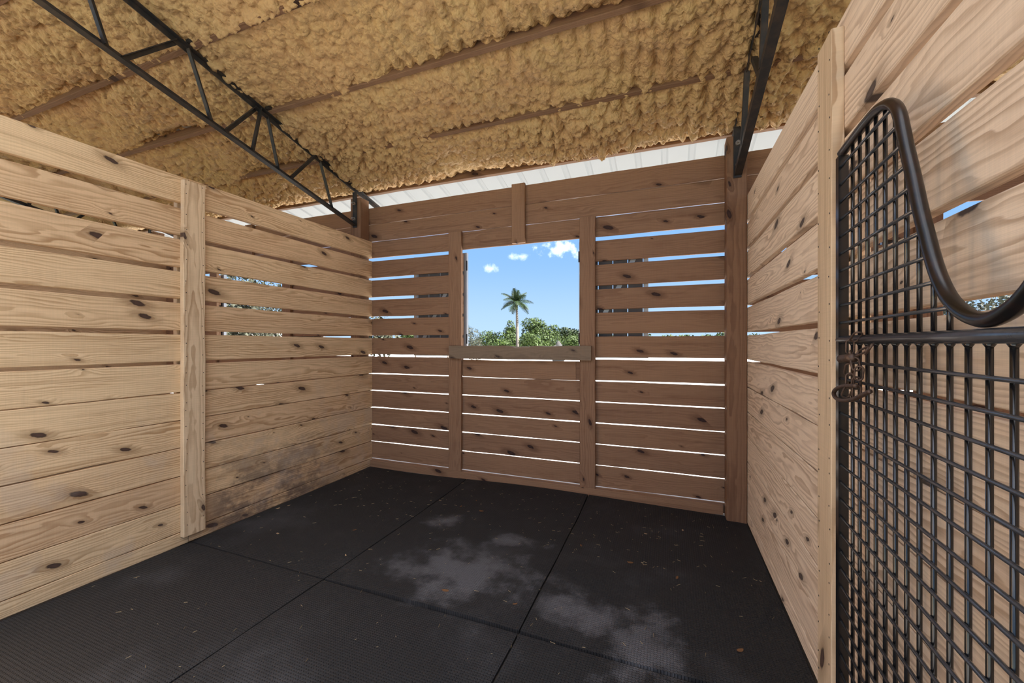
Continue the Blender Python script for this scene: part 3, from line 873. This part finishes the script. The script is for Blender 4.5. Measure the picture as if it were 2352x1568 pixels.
tag(b.build('straw_litter', 'straw'), 'fine straw and chaff scattered over the black rubber mats', 'straw', kind='stuff')

# ------------------------------------------------------------------ outside: palm, trees, rock, house
def leaves(b, blobs, count, size):
    for (cx, cy_, cz, rx, ry, rz) in blobs:
        k = int(count * (rx * rz) / sum(q[3] * q[5] for q in blobs))
        for _ in range(k):
            d = Vector((random.gauss(0, 1), random.gauss(0, 1), random.gauss(0, 1))).normalized() * random.uniform(0.55, 1.0) ** 0.5
            p = Vector((cx + d.x * rx, cy_ + d.y * ry, cz + d.z * rz))
            n = (d + Vector((random.gauss(0, .6), random.gauss(0, .6), random.gauss(0, .6)))).normalized()
            u = n.orthogonal().normalized(); w = n.cross(u); a = random.uniform(0, 6.28)
            u, w = u * math.cos(a) + w * math.sin(a), w * math.cos(a) - u * math.sin(a)
            s1 = size * random.uniform(0.6, 1.3); s2 = s1 * 0.6
            i = len(b.v)
            b.v += [tuple(p - u * s1), tuple(p + w * s2 * .8), tuple(p + u * s1 + n * s2 * 0.3), tuple(p - w * s2 * .8)]
            b.f.append((i, i + 1, i + 2, i + 3))
GZ = -0.22
def tree(name, x, y, h, spread, mat, label, cat='tree', trunk_h=None, n=2200, size=0.16, group=None, blobs=6):
    root = empty(name, (x, y, GZ)); tag(root, label, cat, group)
    th = trunk_h if trunk_h is not None else h * 0.35
    tr = MB().tube([(0, 0, 0), (0.05, 0.02, th * 0.6), (-0.03, 0.0, th + 0.25 * (h - th))], [0.05 * h * 0.5, 0.05 * h * 0.35, 0.05 * h * 0.15], 8)
    tr.build('trunk', 'bark', root, True)
    bl_ = []
    for k in range(blobs):
        a = 2 * math.pi * k / blobs + random.uniform(-.4, .4); rr = spread * random.uniform(0.25, 0.62)
        zc = th + (h - th) * random.uniform(0.25, 0.75)
        bl_.append((rr * math.cos(a), rr * math.sin(a), zc, spread * random.uniform(.38, .55), spread * random.uniform(.38, .55), (h - th) * random.uniform(.22, .34)))
    bl_.append((0, 0, th + (h - th) * 0.62, spread * .55, spread * .55, (h - th) * 0.36))
    b = MB(); leaves(b, bl_, n, size)
    o = b.build('foliage', mat, root); tag(o, kind='stuff')
    return root

random.seed(99)
F = Vector((-math.sin(math.radians(21.15)), math.cos(math.radians(21.15)), 0)); Rr = Vector((F.y, -F.x, 0))
# compass bearings seen from the stall door -> places in the paddock
def spot(bearing, dist):
    """bearing: sideways metres per metre forward, from the stall door"""
    p = F * dist + Rr * (bearing * dist)
    return p.x, p.y
# royal palm
px0, py0 = spot(0.0130, 45.0)
palm = empty('palm_tree', (px0, py0, GZ)); tag(palm, 'tall palm tree with a slender pale trunk standing above the bushes', 'palm tree')
MB().tube([(0, 0, 0), (0.03, 0, 2.0), (-0.02, 0, 4.2), (-0.06, 0, 5.4)], [0.20, 0.19, 0.15, 0.12], 12).build('trunk', 'palm_trunk', palm, True)
MB().tube([(-0.06, 0, 5.4), (-0.07, 0, 5.7), (-0.08, 0, 6.3)], [0.13, 0.14, 0.07], 10).build('crown_shaft', 'palm_shaft', palm, True)
NF = 17
for k in range(NF):
    a = k * 2.39996; el = math.radians(84 - 96 * (k / (NF - 1)) ** 0.85)
    L = 1.95 * (0.85 + 0.25 * random.random()) * (0.72 if k < 2 else 1.0)
    d0 = Vector((math.cos(a) * math.cos(el), math.sin(a) * math.cos(el), math.sin(el)))
    p = Vector((-0.08, 0, 6.2)); d = d0.copy(); b = MB(); pts = []
    steps = 14
    for j in range(steps + 1):
        pts.append(p.copy())
        p = p + d * (L / steps)
        d = (d + Vector((0, 0, -0.050 - 0.045 * math.cos(el)))).normalized()
    b.tube(pts, [0.022 * (1 - j / (steps + 2)) for j in range(steps + 1)], 5)
    for j in range(2, steps + 1):
        t = (pts[j] - pts[j - 1]).normalized()
        sdv = t.cross(Vector((0, 0, 1)))
        sdv = sdv.normalized() if sdv.length > 1e-3 else Vector((1, 0, 0))
        up = sdv.cross(t).normalized()
        ll = 0.46 * math.sin(math.pi * min(0.93, (j + 1.5) / (steps + 2))) + 0.10
        for sgn in (-1, 1):
            for tilt in (0.35, -0.45):
                dl = (sdv * sgn * 0.85 + t * 0.45 + up * tilt - Vector((0, 0, 0.32))).normalized()
                i = len(b.v); w2 = t * 0.05
                b.v += [tuple(pts[j] - w2), tuple(pts[j] + w2), tuple(pts[j] + dl * ll + w2 * .3), tuple(pts[j] + dl * ll * 1.05 - w2 * .3)]
                b.f.append((i, i + 1, i + 2, i + 3))
    b.build('frond', 'palm_leaf', palm)

def T(name, bearing, dist, h, spread, mat, label, **kw):
    x, y = spot(bearing, dist)
    return tree(name, x, y, h, spread, mat, label, **kw)
GT = 'trees and bushes beyond the paddock'
T('tree', 0.057, 50, 4.95, 1.9, 'leaf_bright', 'leafy green tree with an open crown, right behind the palm on its gate side', n=2600, size=0.13, group=GT)
T('tree', -0.004, 52, 4.75, 1.15, 'leaf_bright', 'slim green tree whose crown shows behind the palm trunk', n=1500, size=0.13, group=GT)
T('tree', 0.096, 56, 4.3, 1.5, 'leaf_bright', 'small light green tree between the palm and the rock mound', n=1600, size=0.14, group=GT)
T('grey_tree', -0.100, 26, 2.75, 1.25, 'leaf_grey', 'wispy grey-green tree beside the open window shutter', n=3000, size=0.055, trunk_h=0.3, group=GT)
T('tree', 0.142, 95, 5.4, 5.2, 'leaf_dark', 'dark green far tree line on the gate side of the palm', n=3200, size=0.28, trunk_h=0.6, group=GT)
for k, (br_, dist, h, sp, mt) in enumerate(((-0.064, 51, 3.35, 2.0, 'leaf_bright'), (-0.030, 45, 3.0, 1.7, 'leaf_bright'), (0.004, 49, 2.95, 1.9, 'leaf_bright'), (0.042, 40, 2.8, 1.4, 'leaf_bright'),
                                             (0.078, 47, 2.7, 1.8, 'leaf_bright'), (0.150, 44, 2.6, 1.7, 'leaf_bright'), (0.172, 49, 2.9, 1.7, 'leaf_bright'), (0.106, 62, 3.1, 2.0, 'leaf_bright'))):
    T('bush', br_, dist, h, sp, mt, 'rounded bright green bush in the hedge seen through the window', cat='bush', n=1900, size=0.13, trunk_h=0.15, group='bushes seen through the window')
for k, (br_, dist, h, sp, mt) in enumerate(((-0.16, 44, 3.8, 1.9, 'leaf_grey'), (-0.24, 37, 3.7, 1.8, 'leaf_bright'), (-0.33, 31, 3.7, 1.8, 'leaf_grey'), (0.25, 55, 2.8, 2.4, 'leaf_bright'), (0.34, 49, 2.8, 1.9, 'leaf_bright'), (0.43, 45, 2.6, 1.9, 'leaf_bright'), (0.53, 47, 2.9, 1.9, 'leaf_bright'), (0.70, 40, 2.8, 2.2, 'leaf_bright'), (0.205, 62, 3.0, 2.0, 'leaf_bright'), (0.295, 64, 3.2, 2.2, 'leaf_bright'), (0.39, 63, 3.1, 2.2, 'leaf_bright'), (0.485, 62, 3.2, 2.2, 'leaf_bright'), (0.60, 60, 3.2, 2.2, 'leaf_bright'))):
    T('bush', br_, dist, h, sp, mt, 'far green bush showing in the plank gaps between window and ' + ('wall opposite the gate' if br_ < 0 else 'corner post'), cat='bush', n=900, size=0.2, trunk_h=0.3, group='bushes beyond the window on the gate-far side' if br_ < 0 else 'bushes beyond the window on the gate side')
for (br_, dist, h, sp) in ((-0.68, 14, 4.2, 1.6), (-0.61, 21, 5.4, 2.0), (-0.53, 29, 5.6, 2.2), (1.45, 14, 4.6, 3.0), (1.15, 20, 4.5, 3.0)):
    T('tree', br_, dist, h, sp, 'leaf_grey', 'leafy tree near the barn, showing only in plank gaps of the wall ' + ('opposite the gate' if br_ < 0 else 'behind the gate'), n=2600, size=0.10, trunk_h=0.8, group='trees beyond the wall opposite the gate' if br_ < 0 else 'trees beyond the wall behind the gate')
# rounded rock
rx, ry = spot(0.1155, 30.0)
bm = bmesh.new(); bmesh.ops.create_icosphere(bm, subdivisions=4, radius=1.0)
for v in bm.verts:
    c = v.co.copy()
    k = 1 + 0.10 * math.sin(c.x * 5 + 1) * math.cos(c.y * 4) + 0.06 * math.sin(c.z * 9 + c.x * 7)
    v.co = Vector((c.x * 0.52 * k, c.y * 0.45 * k, (c.z * 0.95 * k if c.z > 0 else c.z * 0.2)))
me = bpy.data.meshes.new('rock_mound'); bm.to_mesh(me); bm.free(); me.materials.append(M['rock'])
ro = bpy.data.objects.new('rock_mound', me); col.objects.link(ro); ro.location = (rx, ry, GZ + 0.75)
for p_ in me.polygons: p_.use_smooth = True
me.transform(Matrix.Diagonal((1, 1, 1.0, 1)))
for v in me.vertices:
    if v.co.z < 0: v.co.z = v.co.z * 3.9
tag(ro, 'grey rounded rock mound rising among the bushes outside the window', 'rock')
# white house seen only through the gaps
hx, hy = spot(-0.645, 38.0)
house = empty('house', (hx, hy, GZ), math.radians(35)); tag(house, 'low white house outside, glimpsed through the plank gaps', 'house')
MB().box((-3.2, -2, 0), (3.2, 2, 2.2)).build('wall', 'house_white', house)
mesh_obj('roof', [(-3.5, -2.4, 2.2), (3.5, -2.4, 2.2), (3.5, 2.4, 2.2), (-3.5, 2.4, 2.2), (-3.5, 0, 3.2), (3.5, 0, 3.2)], [(0, 1, 5, 4), (2, 3, 4, 5), (0, 4, 3), (1, 2, 5), (0, 3, 2, 1)], 'house_roof', house)
for xw in (-2.2, -0.2, 1.6):
    MB().box((xw, -2.03, 0.9), (xw + 0.9, -1.99, 1.85)).build('window', 'house_glass', house)
